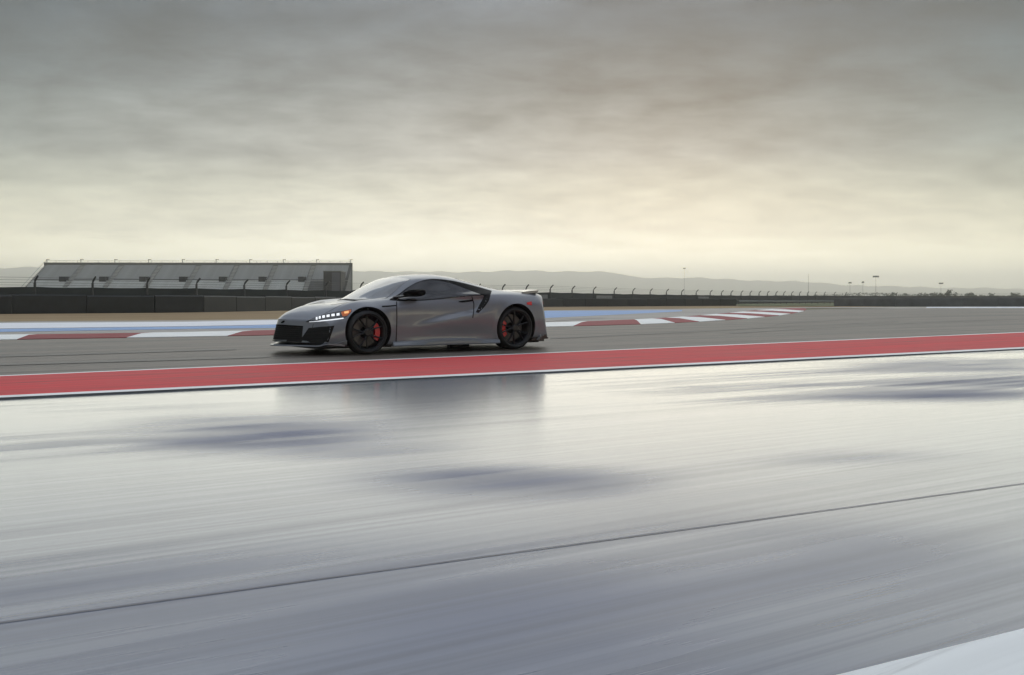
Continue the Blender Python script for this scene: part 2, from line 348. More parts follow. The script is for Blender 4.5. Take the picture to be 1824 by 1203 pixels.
# run-off behind the far kerb
ro_far = [gp(-700, 585), gp(-300, 580), gp(0, 573), gp(330, 571), gp(487, 569), gp(800, 559), gp(975, 553), gp(1210, 550.5), gp(1330, 549), gp(1432, 547.8), gp(1600, 547), gp(1824, 546.6), gp(2300, 546.4)]
A = resample(ro_far, 80); B = resample(KU + kfar[1:], 80)
struct('runoff', [[(p[0], p[1], zg(p[1]) + 0.004) for p in [a + (b - a) * t for t in np.linspace(0, 1, 6)]] for a, b in zip(A, B)], M['runoff'])
def pix_patch(name, up, lo, m, lift=0.010, n=40):
    A = resample([gp(*p) for p in up], n); B = resample([gp(*p) for p in lo], n)
    return struct(name, [[(p[0], p[1], zg(p[1]) + lift) for p in [a + (b - a) * t for t in (0, .33, .67, 1)]] for a, b in zip(A, B)], m)
pix_patch('white_marking', [(-300, 581), (0, 576), (330, 574), (487, 571), (780, 562.5)], [(-300, 592), (0, 586), (330, 582), (487, 579), (780, 566)], M['paleblue'])
pix_patch('blue_marking', [(-300, 592.6), (0, 586.6), (330, 582.6), (487, 579.6), (780, 566.6), (975, 554), (1100, 553.6), (1215, 553)], [(-300, 599), (0, 592), (330, 587), (487, 585), (780, 574.5), (975, 567), (1100, 561), (1215, 555)], M['blue'])
pix_patch('pale_marking', [(800, 575), (975, 568), (1080, 563.6)], [(800, 580), (975, 573.5), (1080, 567)], M['runoff'], 0.014)
pix_patch('pale_marking', [(1650, 547.2), (1830, 546.9)], [(1650, 549.0), (1830, 549.2)], M['paleblue'], 0.014)
for up in ([(1440, 563.0), (1560, 559.0), (1700, 556.6), (1900, 555.5)], [(1380, 577.5), (1520, 569.0), (1680, 563.5), (1900, 560.5)], [(1300, 594.0), (1480, 583.0), (1660, 574.0), (1900, 567.0)], [(980, 603.0), (1180, 594.0), (1400, 582.0), (1600, 573.0)], [(-200, 640.0), (100, 632.0), (420, 622.0)], [(-200, 655.0), (150, 645.0), (480, 635.5)]):
    pix_patch('tyre_mark', up, [(x, y + max(0.5, (y - 550) * 0.035)) for x, y in up], M['skid'], 0.012)
# dry grass verge between the run-off and the barrier
vf = [gp(-700, 566), gp(-300, 562), gp(0, 559), gp(330, 556.5), gp(600, 551), gp(975, 546.5), gp(1312, 544.6), gp(1500, 545.5)]
A = resample(vf, 60); B = resample(ro_far[:11], 60)
struct('verge', [[(p[0], p[1], zg(p[1]) - 0.004 + 0.006 * t) for t, p in [(t, a + (b - a) * t) for t in (0, .25, .5, .75, 1)]] for a, b in zip(A, B)], M['drygrass'])
# kerb: alternating red and white blocks, each its own piece
kerb = empty('kerb'); tag(kerb, kind='structure')
RL, RU = resample(KL, 400), resample(KU, 400)
px_of = lambda p: CX + F * p[0] / p[1]
pxs = np.array([px_of(p) for p in RL])
cuts = [-700, -560, -390, -190, 24, 226, 412, 590, 752, 895, 1022, 1140, 1200, 1247, 1292, 1332, 1362, 1388, 1408, 1422, 1432, 1438]
for i in range(len(cuts) - 1):
    ia, ib = int(np.argmin(abs(pxs - cuts[i]))), int(np.argmin(abs(pxs - cuts[i + 1])))
    if ib - ia < 1: continue
    idx = np.unique(np.linspace(ia, ib, max(2, min(9, ib - ia + 1))).astype(int)); mb = MB()
    secs = []
    for k in idx:
        a, b = RL[k], RU[k]; mid = a + (b - a) * 0.55
        secs.append([(a[0], a[1], zg(a[1]) - 0.01), (a[0], a[1], zg(a[1]) + 0.018), (mid[0], mid[1], zg(mid[1]) + 0.055), (b[0], b[1], zg(b[1]) + 0.03), (b[0], b[1], zg(b[1]) - 0.01)])
    mb.grid(secs).build('kerb_block', M['kerb_red'] if i % 2 == 0 else M['white'], kerb)

# ================================================================== the car
# car coordinates: u backwards from the front axle, v sideways (+v faces the camera), w up; mesh coordinates are (u, -v, w)
CAR = empty('sports_car', (-2.651913, 15.466526, 0.006), PHI)
tag(CAR, 'matte grey low mid-engined sports coupe with black wheels and red calipers on the track', 'car')
CM = Matrix.Translation(CAR.location) @ Matrix.Rotation(PHI, 4, 'Z'); CMI = CM.inverted()
MC = dict(
    paint=mat('matte_grey_paint', (0.205, 0.216, 0.242), 0.42, 0.25, coat=0.7, coat_rough=0.09),
    black=mat('gloss_black_trim', (0.008, 0.008, 0.009), 0.55, ior=1.15),
    carbon=mat('carbon_trim', (0.018, 0.018, 0.02), 0.3, coat=0.4, var=0.3, vscale=120),
    glass=mat('tinted_glass', (0.022, 0.022, 0.026), 0.04, ior=1.55),
    screen=mat('windscreen_glass', (0.05, 0.052, 0.055), 0.07, ior=2.0, coat=1.0, coat_rough=0.06),
    cavity=mat('cavity_black', (0.006, 0.006, 0.006), 0.9),
    mesh=mat('grille_mesh', (0.010, 0.010, 0.011), 0.6, 0.0, ior=1.3),
    tyre=mat('tyre_rubber', (0.016, 0.016, 0.017), 0.7, var=0.3, vscale=30),
    rim=mat('black_alloy', (0.028, 0.028, 0.031), 0.32, 0.6),
    disc=mat('brake_disc', (0.10, 0.10, 0.105), 0.4, 0.9),
    caliper=mat('red_caliper', (0.75, 0.012, 0.020), 0.4, coat=0.5),
    led=mat('led_white', (0.8, 0.8, 0.8), 0.2, emit=(0.9, 0.95, 1.0), estr=0.6),
    amber=mat('amber_lens', (0.5, 0.12, 0.03), 0.2, emit=(1.0, 0.25, 0.05), estr=0.1),
    amber_on=mat('amber_bulb', (0.8, 0.4, 0.15), 0.2, emit=(1.0, 0.5, 0.2), estr=0.6),
    lampblack=mat('lamp_housing', (0.012, 0.012, 0.014), 0.12, coat=1.0, coat_rough=0.03),
    red_on=mat('red_lens', (0.45, 0.02, 0.02), 0.2, emit=(1.0, 0.12, 0.10), estr=0.08),
    gap=mat('panel_gap', (0.01, 0.01, 0.011), 0.8),
    chrome=mat('dark_chrome', (0.12, 0.12, 0.125), 0.25, 0.9),
)
# --- body sections: rows are (U, then control points from the sill up to the centre line)
#  U      zb    sill   low          mid          upper        crest        inner        rail         near-centre  top
T = [
 (-1.00, .150, .860, (.885, .25), (.885, .36), (.860, .455), (.770, .492), (.560, .512), (.360, .518), (.180, .521), .521),
 (-0.93, .140, .885, (.910, .25), (.912, .37), (.880, .505), (.770, .552), (.560, .572), (.360, .579), (.180, .583), .583),
 (-0.80, .130, .905, (.928, .25), (.932, .39), (.895, .560), (.765, .628), (.555, .641), (.360, .645), (.180, .649), .650),
 (-0.60, .122, .915, (.940, .25), (.946, .41), (.915, .610), (.755, .712), (.540, .714), (.355, .712), (.180, .714), .715),
 (-0.40, .118, .920, (.948, .26), (.956, .43), (.930, .648), (.748, .762), (.530, .748), (.350, .740), (.180, .740), .741),
 (-0.15, .115, .925, (.952, .27), (.966, .46), (.945, .680), (.745, .796), (.520, .772), (.345, .760), (.180, .760), .761),
 ( 0.05, .115, .925, (.952, .27), (.968, .47), (.950, .695), (.750, .810), (.520, .788), (.345, .784), (.180, .800), .812),
 ( 0.25, .115, .928, (.950, .27), (.964, .47), (.950, .700), (.775, .818), (.560, .808), (.400, .850), (.210, .897), .908),
 ( 0.50, .115, .935, (.945, .26), (.955, .45), (.948, .690), (.850, .815), (.715, .848), (.500, .955), (.250, 1.018), 1.030),
 ( 0.80, .115, .940, (.942, .25), (.950, .43), (.948, .670), (.895, .812), (.790, .880), (.560, 1.075), (.280, 1.138), 1.150),
 ( 1.10, .115, .942, (.942, .25), (.950, .44), (.948, .665), (.905, .815), (.800, .900), (.588, 1.132), (.300, 1.190), 1.200),
 ( 1.40, .115, .944, (.944, .25), (.955, .46), (.948, .670), (.905, .825), (.792, .915), (.590, 1.142), (.300, 1.204), 1.215),
 ( 1.70, .115, .946, (.948, .25), (.962, .48), (.952, .685), (.905, .845), (.775, .925), (.582, 1.115), (.300, 1.180), 1.193),
 ( 2.00, .115, .950, (.956, .26), (.975, .50), (.968, .720), (.910, .868), (.760, .940), (.565, 1.062), (.300, 1.125), 1.140),
 ( 2.25, .118, .950, (.962, .27), (.986, .52), (.978, .745), (.905, .882), (.745, .945), (.552, 1.015), (.300, 1.068), 1.082),
 ( 2.45, .122, .950, (.964, .28), (.990, .53), (.980, .755), (.895, .888), (.735, .942), (.545, .980), (.300, 1.020), 1.032),
 ( 2.70, .130, .948, (.962, .30), (.988, .53), (.975, .757), (.875, .890), (.720, .935), (.530, .950), (.300, .968), .975),
 ( 2.95, .140, .940, (.955, .31), (.978, .53), (.960, .755), (.850, .888), (.705, .926), (.520, .930), (.300, .934), .938),
 ( 3.20, .155, .925, (.940, .32), (.958, .52), (.938, .745), (.825, .880), (.690, .915), (.510, .920), (.300, .922), .924),
 ( 3.38, .170, .905, (.918, .32), (.932, .52), (.910, .725), (.805, .860), (.680, .900), (.500, .908), (.300, .910), .912),
 ( 3.46, .185, .880, (.892, .32), (.902, .52), (.880, .700), (.785, .825), (.670, .870), (.500, .880), (.300, .882), .884),
]
def pchip(x, X, Y):
    X = np.asarray(X, float); Y = np.asarray(Y, float); h = np.diff(X); d = np.diff(Y) / h; m = np.zeros_like(Y)
    for i in range(1, len(X) - 1):
        if d[i-1] * d[i] > 0:
            w1 = 2*h[i] + h[i-1]; w2 = h[i] + 2*h[i-1]; m[i] = (w1 + w2) / (w1 / d[i-1] + w2 / d[i])
    m[0] = d[0]; m[-1] = d[-1]
    i = np.clip(np.searchsorted(X, x) - 1, 0, len(X) - 2); t = (x - X[i]) / h[i]
    return (2*t**3-3*t**2+1)*Y[i] + (t**3-2*t**2+t)*h[i]*m[i] + (-2*t**3+3*t**2)*Y[i+1] + (t**3-t**2)*h[i]*m[i+1]
TU = [r[0] for r in T]
def ctrl(U):
    g = lambda f: float(pchip(U, TU, [f(r) for r in T]))
    zb, ws = g(lambda r: r[1]), g(lambda r: r[2])
    pts = [(0, zb), (ws * .5, zb), (ws - .06, zb), (ws, zb + .035)]
    for k in range(3, 10): pts.append((g(lambda r: r[k][0]), g(lambda r: r[k][1])))
    pts.append((0, g(lambda r: r[10]))); return pts
def cr(p0, p1, p2, p3, t, ten=0.42):
    m1 = [(b - a) * ten for a, b in zip(p0, p2)]; m2 = [(b - a) * ten for a, b in zip(p1, p3)]
    h = (2*t**3-3*t**2+1, t**3-2*t**2+t, -2*t**3+3*t**2, t**3-t**2)
    return tuple(h[0]*a + h[1]*m + h[2]*b + h[3]*n for a, m, b, n in zip(p1, m1, p2, m2))
SEG = [1, 1, 1, 5, 8, 9, 8, 7, 7, 6, 5]
def section(U):
    p = ctrl(U); out = []
    for i in range(len(p) - 1):
        a, b = p[i], p[i+1]; z = p[i-1] if i > 0 else (-p[1][0], p[1][1]); e = p[i+2] if i + 2 < len(p) else (-p[-2][0], p[-2][1])
        for k in range(SEG[i]):
            t = k / SEG[i]; out.append(cr(z, a, b, e, t) if i > 2 else tuple(x + (y - x) * t for x, y in zip(a, b)))
    out.append(p[-1]); return out
MS = sum(SEG[:7]) + 0                                # sample index of the crest
sm = lambda x, a, b: float(np.clip((x - a) / (b - a), 0, 1) ** 2 * (3 - 2 * np.clip((x - a) / (b - a), 0, 1)))
def bend(U, v, w):
    """plan curvature and rake of the two ends"""
    a = abs(v) / .97
    fr = 0.50 * sm(-U, -0.35, 1.0); rr = 0.34 * sm(U, 2.5, 3.46)
    u = U + fr * 1.24 * (math.sqrt(v * v + .0225) - .15) - rr * (0.3 * a**2 + 0.7 * a**3)
    u -= 0.24 * sm(-U, 0.5, 1.0) * max(0, .55 - w)
    u += 0.17 * sm(U, 2.9, 3.46) * (.90 - w)
    return u
def sculpt(u, v, w):
    """door recess running into the intake, swollen lower door, flared arches"""
    wc = 0.405 + (u - .80) * 0.165                                   # height of the crease that rises along the door
    us = 1.865 + (w - .60) * 0.80                                    # front lip of the rear wing
    rec = 0.075 * sm(u, .70, 1.85) * sm(w, wc, wc + .075) * (1 - sm(w, .80, .90)) * (1 - sm(u, us, us + .035))
    dv = -rec
    dv += 0.018 * sm(u, .6, 1.5) * (1 - sm(u, 1.9, 2.3)) * sm(w, .25, wc) * (1 - sm(w, wc, wc + .06))
    for uc, zc, r in ((0, .33, .375), (2.63, .345, .392)):
        d = math.hypot(u - uc, w - zc); dv += 0.014 * math.exp(-((d - r) / .035) ** 2)
    return v + dv
Ulist = sorted(set(list(np.round(np.linspace(-1.0, 3.46, 150), 4)) + [round(-1 + .012 * k, 4) for k in range(6)]))
bm = bmesh.new(); ringN = []; ringF = []
for U in Ulist:
    sec = section(U); rn, rf = [], []
    for i, (v, w) in enumerate(sec):
        if 3 <= i <= MS + 4: v2 = sculpt(bend(U, v, w), v, w)
        else: v2 = v
        u = bend(U, v, w)
        a = bm.verts.new((u, -v2, w)); rn.append(a)
        rf.append(a if i in (0, len(sec) - 1) else bm.verts.new((u, v2, w)))
    ringN.append(rn); ringF.append(rf)
L = len(ringN[0])
for k in range(len(Ulist) - 1):
    for R, fl in ((ringN, 0), (ringF, 1)):
        for i in range(L - 1):
            q = [R[k][i], R[k][i+1], R[k+1][i+1], R[k+1][i]]
            bm.faces.new(q if fl else q[::-1])
def cap(k, U):
    """close one end: rungs across the car at every side sample, bowed like the section"""
    sec = section(U); fr = [sec[j][0] / sec[MS][0] for j in range(MS, L)]
    lo = 3; rows = []
    for i in range(lo, MS + 1):
        v, w = sec[i]
        if i == MS: row = ringN[k][MS:] + ringF[k][MS:-1][::-1]
        else:
            vs = [f * v for f in fr] + [-f * v for f in fr[:-1]][::-1]
            row = [ringN[k][i]] + [bm.verts.new((bend(U, x, w), -x, w)) for x in vs[1:-1]] + [ringF[k][i]]
        rows.append(row)
    for a, b in zip(rows, rows[1:]):
        for j in range(len(a) - 1): bm.faces.new((a[j], a[j+1], b[j+1], b[j]))
    bm.faces.new(rows[0] + [ringF[k][2], ringF[k][1], ringF[k][0], ringN[k][1], ringN[k][2]])
cap(0, Ulist[0]); cap(len(Ulist) - 1, Ulist[-1])
bmesh.ops.remove_doubles(bm, verts=bm.verts, dist=1e-5)
bmesh.ops.recalc_face_normals(bm, faces=bm.faces)
me = bpy.data.meshes.new('body'); bm.to_mesh(me)
BV = BVHTree.FromBMesh(bm); bm.free()
body = link('body', me, MC['paint'], CAR, True); me.materials.append(MC['cavity'])
# wheel housings are cut out of the solid
R_F, R_R = 0.327, 0.3455
def cutter(u, w, r, v0, v1):
    b2 = bmesh.new(); n = 56
    A = [b2.verts.new((u + r * math.cos(2*math.pi*k/n), -v0, w + r * math.sin(2*math.pi*k/n))) for k in range(n)]
    B = [b2.verts.new((u + r * math.cos(2*math.pi*k/n), -v1, w + r * math.sin(2*math.pi*k/n))) for k in range(n)]
    for k in range(n): b2.faces.new((A[k], A[(k+1) % n], B[(k+1) % n], B[k]))
    b2.faces.new(A); b2.faces.new(B); bmesh.ops.recalc_face_normals(b2, faces=b2.faces)
    m2 = bpy.data.meshes.new('cut'); b2.to_mesh(m2); b2.free(); m2.materials.append(MC['cavity'])
    o = bpy.data.objects.new('cut', m2); C.objects.link(o); o.parent = CAR; return o
cuts_ = []
for u, w, r in ((0.0, R_F + .012, .368), (2.63, R_R + .012, .385)):
    for v0, v1 in ((.62, 1.15), (-.62, -1.15)): cuts_.append(cutter(u, w, r, v0, v1))
for c_ in cuts_:
    md = body.modifiers.new('cut', 'BOOLEAN'); md.operation = 'DIFFERENCE'; md.object = c_; md.solver = 'EXACT'
    try: md.material_mode = 'TRANSFER'
    except Exception: pass
bpy.context.view_layer.update()
dg = bpy.context.evaluated_depsgraph_get(); me2 = bpy.data.meshes.new_from_object(body.evaluated_get(dg))
body.modifiers.clear(); body.data = me2; me2.name = 'body'
for c_ in cuts_: bpy.data.objects.remove(c_)
me2.polygons.foreach_set('use_smooth', [True] * len(me2.polygons)); me2.set_sharp_from_angle(angle=math.radians(38))

EYE = CMI @ Vector((0, 0, H))
def crop(x, y): return 470 + x / 3.5077, 470 + y / 3.5077        # coordinates of an enlargement of the car
def onbody(px, py, off=0.0):
    d = ((CMI @ at(px, py, 20.0)) - EYE).normalized()
    loc, n, _, _ = BV.ray_cast(EYE, d)
    if loc is None:
        tt = 16.2; p = EYE + d * tt
        for _ in range(25):
            loc, n, _, _ = BV.find_nearest(p); tt = (loc - EYE).dot(d); p = EYE + d * tt
    return loc + n * off, n
def side_hit(u, w, off=0.0):
    loc, n, _, _ = BV.ray_cast(Vector((u, -3, w)), Vector((0, 1, 0))); 
    if loc is None: loc, n, _, _ = BV.find_nearest(Vector((u, -.95, w)))
    return loc + n * off, n
def top_hit(u, v, off=0.0):
    loc, n, _, _ = BV.ray_cast(Vector((u, -v, 3)), Vector((0, 0, -1)))
    if loc is None: loc, n, _, _ = BV.find_nearest(Vector((u, -v, .9)))
    return loc + n * off, n
def front_hit(v, w, off=0.0, back=False):
    loc, n, _, _ = BV.ray_cast(Vector((6 if back else -3, -v, w)), Vector((-1 if back else 1, 0, 0)))
    if loc is None: loc, n, _, _ = BV.find_nearest(Vector((3.4 if back else -.9, -v, w)))
    return loc + n * off, n
def patch_pts(P, thick=0.006):
    """grid of (point, normal) -> closed thin shell"""
    m, n = len(P), len(P[0]); mb = MB()
    top = [[p for p, _ in r] for r in P]; bot = [[p - q * thick for p, q in r] for r in P]
    mb.grid(top); b = len(mb.v); mb.grid(bot)
    idx = [(0, j) for j in range(n)] + [(i, n-1) for i in range(1, m)] + [(m-1, j) for j in range(n-2, -1, -1)] + [(i, 0) for i in range(m-2, 0, -1)]
    for (i, j), (i2, j2) in zip(idx, idx[1:] + idx[:1]): mb.f.append((i*n+j, i2*n+j2, b+i2*n+j2, b+i*n+j))
    return mb
def mirror(mb):
    r = MB(); r.v = [(x, -y, z) for x, y, z in mb.v]; r.f = [f[::-1] for f in mb.f]; return r
def overlay(name, hit, ca, cb, m, off=0.004, nu=16, nv=6, parent=None, both=True, thick=0.006, bulge=0.0):
    A, B = resample(ca, nu), resample(cb, nu); P = []
    for k in range(nv):
        t = k / (nv - 1); row = []
        for a, b in zip(A, B):
            q = a + (b - a) * t; p, n = hit(q[0], q[1], off + bulge * math.sin(math.pi * t)); row.append((p, n))
        P.append(row)
    mb = patch_pts(P, thick); o = mb.build(name, m, parent or CAR, 40)
    if both: mirror(mb).build(name, m, parent or CAR, 40)
    return o
pix = lambda x, y, off: onbody(*crop(x, y), off)

# --- glazing
ws_base = [(0.405 - 0.335 * (1 - (abs(v) / .70) ** 2.2), v) for v in np.linspace(-.70, .70, 21)]
ws_top = [(0.93 - 0.11 * (1 - (abs(v) / .53) ** 2), v) for v in np.linspace(-.53, .53, 21)]
overlay('windscreen', top_hit, ws_base, ws_top, MC['screen'], 0.004, 33, 12, both=False)
overlay('cowl_panel', top_hit, [(u - .045, v * 1.04) for u, v in ws_base], [(u - .002, v) for u, v in ws_base], MC['black'], 0.003, 33, 3, both=False)
rw_top = [(1.86 + 0.05 * (1 - (v / .46) ** 2), v) for v in np.linspace(-.46, .46, 15)]; rw_bot = [(2.72, v) for v in np.linspace(-.42, .42, 15)]
overlay('rear_window', top_hit, rw_top, rw_bot, MC['glass'], 0.004, 15, 10, both=False)
# dark surround of the side glass, running back into the floating pillar, then the glass itself
overlay('window_surround', pix, [(786, 222), (845, 190), (892, 152), (950, 119), (1000, 102), (1052, 95), (1110, 98), (1180, 107), (1260, 125), (1340, 146), (1424, 170)],
        [(786, 228), (860, 234), (940, 233), (1020, 229), (1100, 222), (1180, 213), (1250, 206), (1310, 201), (1350, 199), (1378, 200), (1412, 206)], MC['black'], 0.003, 30, 10)
overlay('side_window', pix, [(842, 204), (880, 168), (930, 134), (985, 112), (1045, 103), (1110, 110), (1175, 126), (1240, 150), (1300, 174), (1352, 193)],
        [(842, 222), (900, 229), (960, 228), (1020, 224), (1080, 219), (1140, 213), (1200, 207), (1260, 202), (1310, 198), (1354, 195)], MC['glass'], 0.006, 30, 10)
overlay('side_intake', pix, [(1378, 198), (1362, 232), (1345, 262), (1324, 304)], [(1416, 196), (1406, 232), (1380, 268), (1342, 308)], MC['cavity'], 0.004, 14, 5)
# --- panel gaps
overlay('door_gap', pix, [(826, 236), (828, 330), (826, 420), (822, 500)], [(832, 236), (834, 330), (832, 420), (828, 500)], MC['gap'], 0.0015, 24, 2, thick=0.004)
overlay('door_gap', pix, [(1296, 204), (1309, 250), (1308, 300), (1302, 338)], [(1302, 204), (1315, 250), (1314, 300), (1308, 338)], MC['gap'], 0.0015, 18, 2, thick=0.004)
overlay('door_handle', pix, [(1218, 235), (1240, 232), (1280, 228), (1304, 224)], [(1218, 240), (1240, 242), (1280, 238), (1304, 234)], MC['black'], 0.010, 12, 4, thick=0.014)
overlay('fender_vent', pix, [(738, 264), (780, 262), (828, 258)], [(738, 271), (780, 270), (828, 264)], MC['black'], 0.004, 10, 3)
# --- lamps
hl = overlay('headlight', pix, [(262, 362), (310, 340), (360, 322), (420, 306), (490, 296), (548, 284)], [(270, 366), (330, 360), (400, 352), (470, 347), (512, 336), (548, 300)], MC['lampblack'], 0.004, 24, 6)
led_x = [(331, 344, 10), (350, 338, 12), (374, 333, 16), (402, 328, 18), (433, 323, 20), (464, 319, 18)]
for x, y, w in led_x:
    overlay('lamp_unit', pix, [(x - w/2, y - 8 + .1*w), (x + w/2, y - 11 + .1*w)], [(x - w/2, y + 9 - .1*w), (x + w/2, y + 7 - .1*w)], MC['led'], 0.008, 3, 3, parent=CAR)
overlay('daytime_strip', pix, [(285, 363), (350, 357.5), (420, 350), (496, 339)], [(285, 365), (350, 361), (430, 354), (500, 344)], MC['led'], 0.008, 16, 3)
overlay('indicator', pix, [(482, 304), (515, 294), (546, 288)], [(492, 330), (520, 326), (544, 302)], MC['amber'], 0.007, 10, 5)
overlay('indicator_bulb', pix, [(502, 302), (530, 297)], [(504, 314), (530, 310)], MC['amber_on'], 0.010, 5, 4)
overlay('side_marker', pix, [(1642, 243), (1672, 236)], [(1646, 256), (1674, 260)], MC['red_on'], 0.005, 5, 4)
overlay('tail_light', lambda v, w, off: front_hit(v, w, off, True), [(.30, .80), (.55, .80), (.76, .775)], [(.30, .765), (.55, .76), (.76, .72)], MC['red_on'], 0.006, 12, 4)
overlay('tail_panel', lambda v, w, off: front_hit(v, w, off, True), [(.80, .70), (.0, .72), (-.80, .70)], [(.80, .45), (0, .45), (-.80, .45)], MC['black'], 0.003, 24, 5, both=False)
# --- front openings
overlay('grille', front_hit, [(-.47, .395), (-.2, .408), (0, .412), (.2, .408), (.47, .395)], [(-.50, .20), (-.25, .185), (0, .18), (.25, .185), (.50, .20)], MC['cavity'], 0.003, 26, 8, both=False)
overlay('grille_bar', front_hit, [(-.47, .424), (-.2, .436), (0, .440), (.2, .436), (.47, .424)], [(-.47, .396), (-.2, .409), (0, .413), (.2, .409), (.47, .396)], MC['black'], 0.008, 24, 3, both=False)
for k in range(7):
    w = .385 - k * .030
    overlay('grille_slat', front_hit, [(-.42 - k*.01, w - .008), (0, w), (.42 + k*.01, w - .008)], [(-.42 - k*.01, w - .016), (0, w - .008), (.42 + k*.01, w - .016)], MC['mesh'], 0.010, 22, 2, both=False)
overlay('bumper_intake', pix, [(280, 402), (340, 396), (400, 391), (441, 387)], [(220, 490), (290, 500), (345, 503), (400, 503)], MC['cavity'], 0.003, 14, 8)
for k in range(4):
    t0, t1 = .18 + k * .22, .21 + k * .22
    L_ = lambda t: [(280 + (220 - 280) * t, 402 + (490 - 402) * t), (441 + (400 - 441) * t, 387 + (502 - 387) * t)]
    overlay('intake_slat', pix, L_(t0), L_(t1), MC['mesh'], 0.008, 10, 2)
emb = overlay('emblem', pix, [(106, 371), (115, 359), (128, 355)], [(112, 372), (122, 370), (131, 361)], MC['black'], 0.006, 6, 4, both=False)
overlay('bumper_canard', pix, [(400, 506), (460, 495), (516, 478)], [(400, 513), (460, 507), (516, 500)], MC['paint'], 0.022, 12, 4, thick=0.03)
# hood vents either side of the raised centre
overlay('hood_vent', top_hit, [(-.36, .40), (-.20, .46), (-.06, .50)], [(-.36, .44), (-.20, .53), (-.06, .58)], MC['carbon'], 0.003, 10, 4)
for du in (0.0,):
    overlay('hood_gap', top_hit, [(-.80, .60), (-.5, .655), (-.2, .68), (.05, .69), (.3, .72)], [(-.80, .605), (-.5, .66), (-.2, .685), (.05, .695), (.3, .725)], MC['gap'], 0.0015, 30, 2, thick=0.004)
# --- aero pieces
def plan_front(v, grow): return bend(-1.0, v, .16) - grow
mb = MB(); rows = []
for v in np.linspace(-.93, .93, 41):
    a = abs(v) / .93; g = .012 + .025 * (1 - a) ; u0 = plan_front(v, g) ; kick = .035 * sm(a, .82, 1.0)
    rows.append([(u0 + .25, -v, .118 + kick * .3), (u0, -v, .124 + kick), (u0 - .006, -v, .134 + kick), (u0, -v, .143 + kick), (u0 + .25, -v, .165)])
mb.grid(rows); mb.f += [tuple(range(5)), tuple(len(mb.v) - 5 + i for i in range(5))]; mb.build('splitter', MC['paint'], CAR, 40)
for s in (1, -1):
    mb = MB(); rows = []
    for u in np.linspace(.40, 2.30, 24):
        hgt = .175 + .03 * sm(u, .5, 1.3) * (1 - sm(u, 1.6, 2.25)); out = .985 + .01 * sm(u, .4, 1.4)
        rows.append([(u, -s * .90, .105), (u, -s * out, .108), (u, -s * (out + .006), .122), (u, -s * (out - .012), hgt - .012), (u, -s * .93, hgt + .012)])
    mb.grid(rows); mb.f += [tuple(range(5)), tuple(len(mb.v) - 5 + i for i in range(5))]; mb.build('side_skirt', MC['paint'], CAR, 40)
    # underside pod of the skirt seen between the wheels
    mb = MB(); mb.box(1.47, 1.80, -s * .80 - .06, -s * .80 + .06, .06, .12); mb.build('jacking_pad', MC['black'], CAR)
mb = MB(); rows = []
for v in np.linspace(-.80, .80, 33):
    a = abs(v) / .80; ue = 3.44 - .25 * a ** 2.2; w = .957 - .012 * a ** 3
    rows.append([(ue - .33, -v, w - .016), (ue - .17, -v, w + .004), (ue, -v, w + .018), (ue + .004, -v, w + .002), (ue - .02, -v, w - .024), (ue - .30, -v, w - .055)])
mb.grid(rows); mb.f += [tuple(range(6)), tuple(len(mb.v) - 6 + i for i in range(6))]
sp = mb.build('rear_wing', MC['paint'], CAR, 40)
for s in (.55, -.55):
    MB().box(3.16, 3.30, -s - .02, -s + .02, .90, .955).build('wing_support', MC['black'], CAR)
mb = MB(); rows = []
for v in np.linspace(-.90, .90, 31):
    a = abs(v) / .90; ue = 3.52 - .20 * a ** 2.5
    rows.append([(ue - .35, -v, .13), (ue, -v, .135 + .02 * a), (ue + .008, -v, .15 + .02 * a), (ue - .02, -v, .165 + .02 * a), (ue - .12, -v, .30)])
mb.grid(rows); mb.f += [tuple(range(5)), tuple(len(mb.v) - 5 + i for i in range(5))]; mb.build('rear_diffuser', MC['carbon'], CAR, 40)
for v in (-.45, -.15, .15, .45): MB().box(3.22, 3.56, -v - .006, -v + .006, .09, .16).build('diffuser_fin', MC['carbon'], CAR)
for s in (1, -1):       # fin at the rear corner of the bumper
    mb = MB(); mb.add([(3.08, -s*.93, .14), (3.36, -s*.80, .15), (3.38, -s*.79, .19), (3.25, -s*.86, .34), (3.12, -s*.945, .20),
                       (3.08, -s*.90, .14), (3.34, -s*.77, .15), (3.36, -s*.76, .19), (3.23, -s*.83, .34), (3.12, -s*.91, .20)],
        [(0,1,2,3,4), (9,8,7,6,5), (0,5,6,1), (1,6,7,2), (2,7,8,3), (3,8,9,4), (4,9,5,0)]); mb.build('bumper_fin', MC['paint'], CAR)
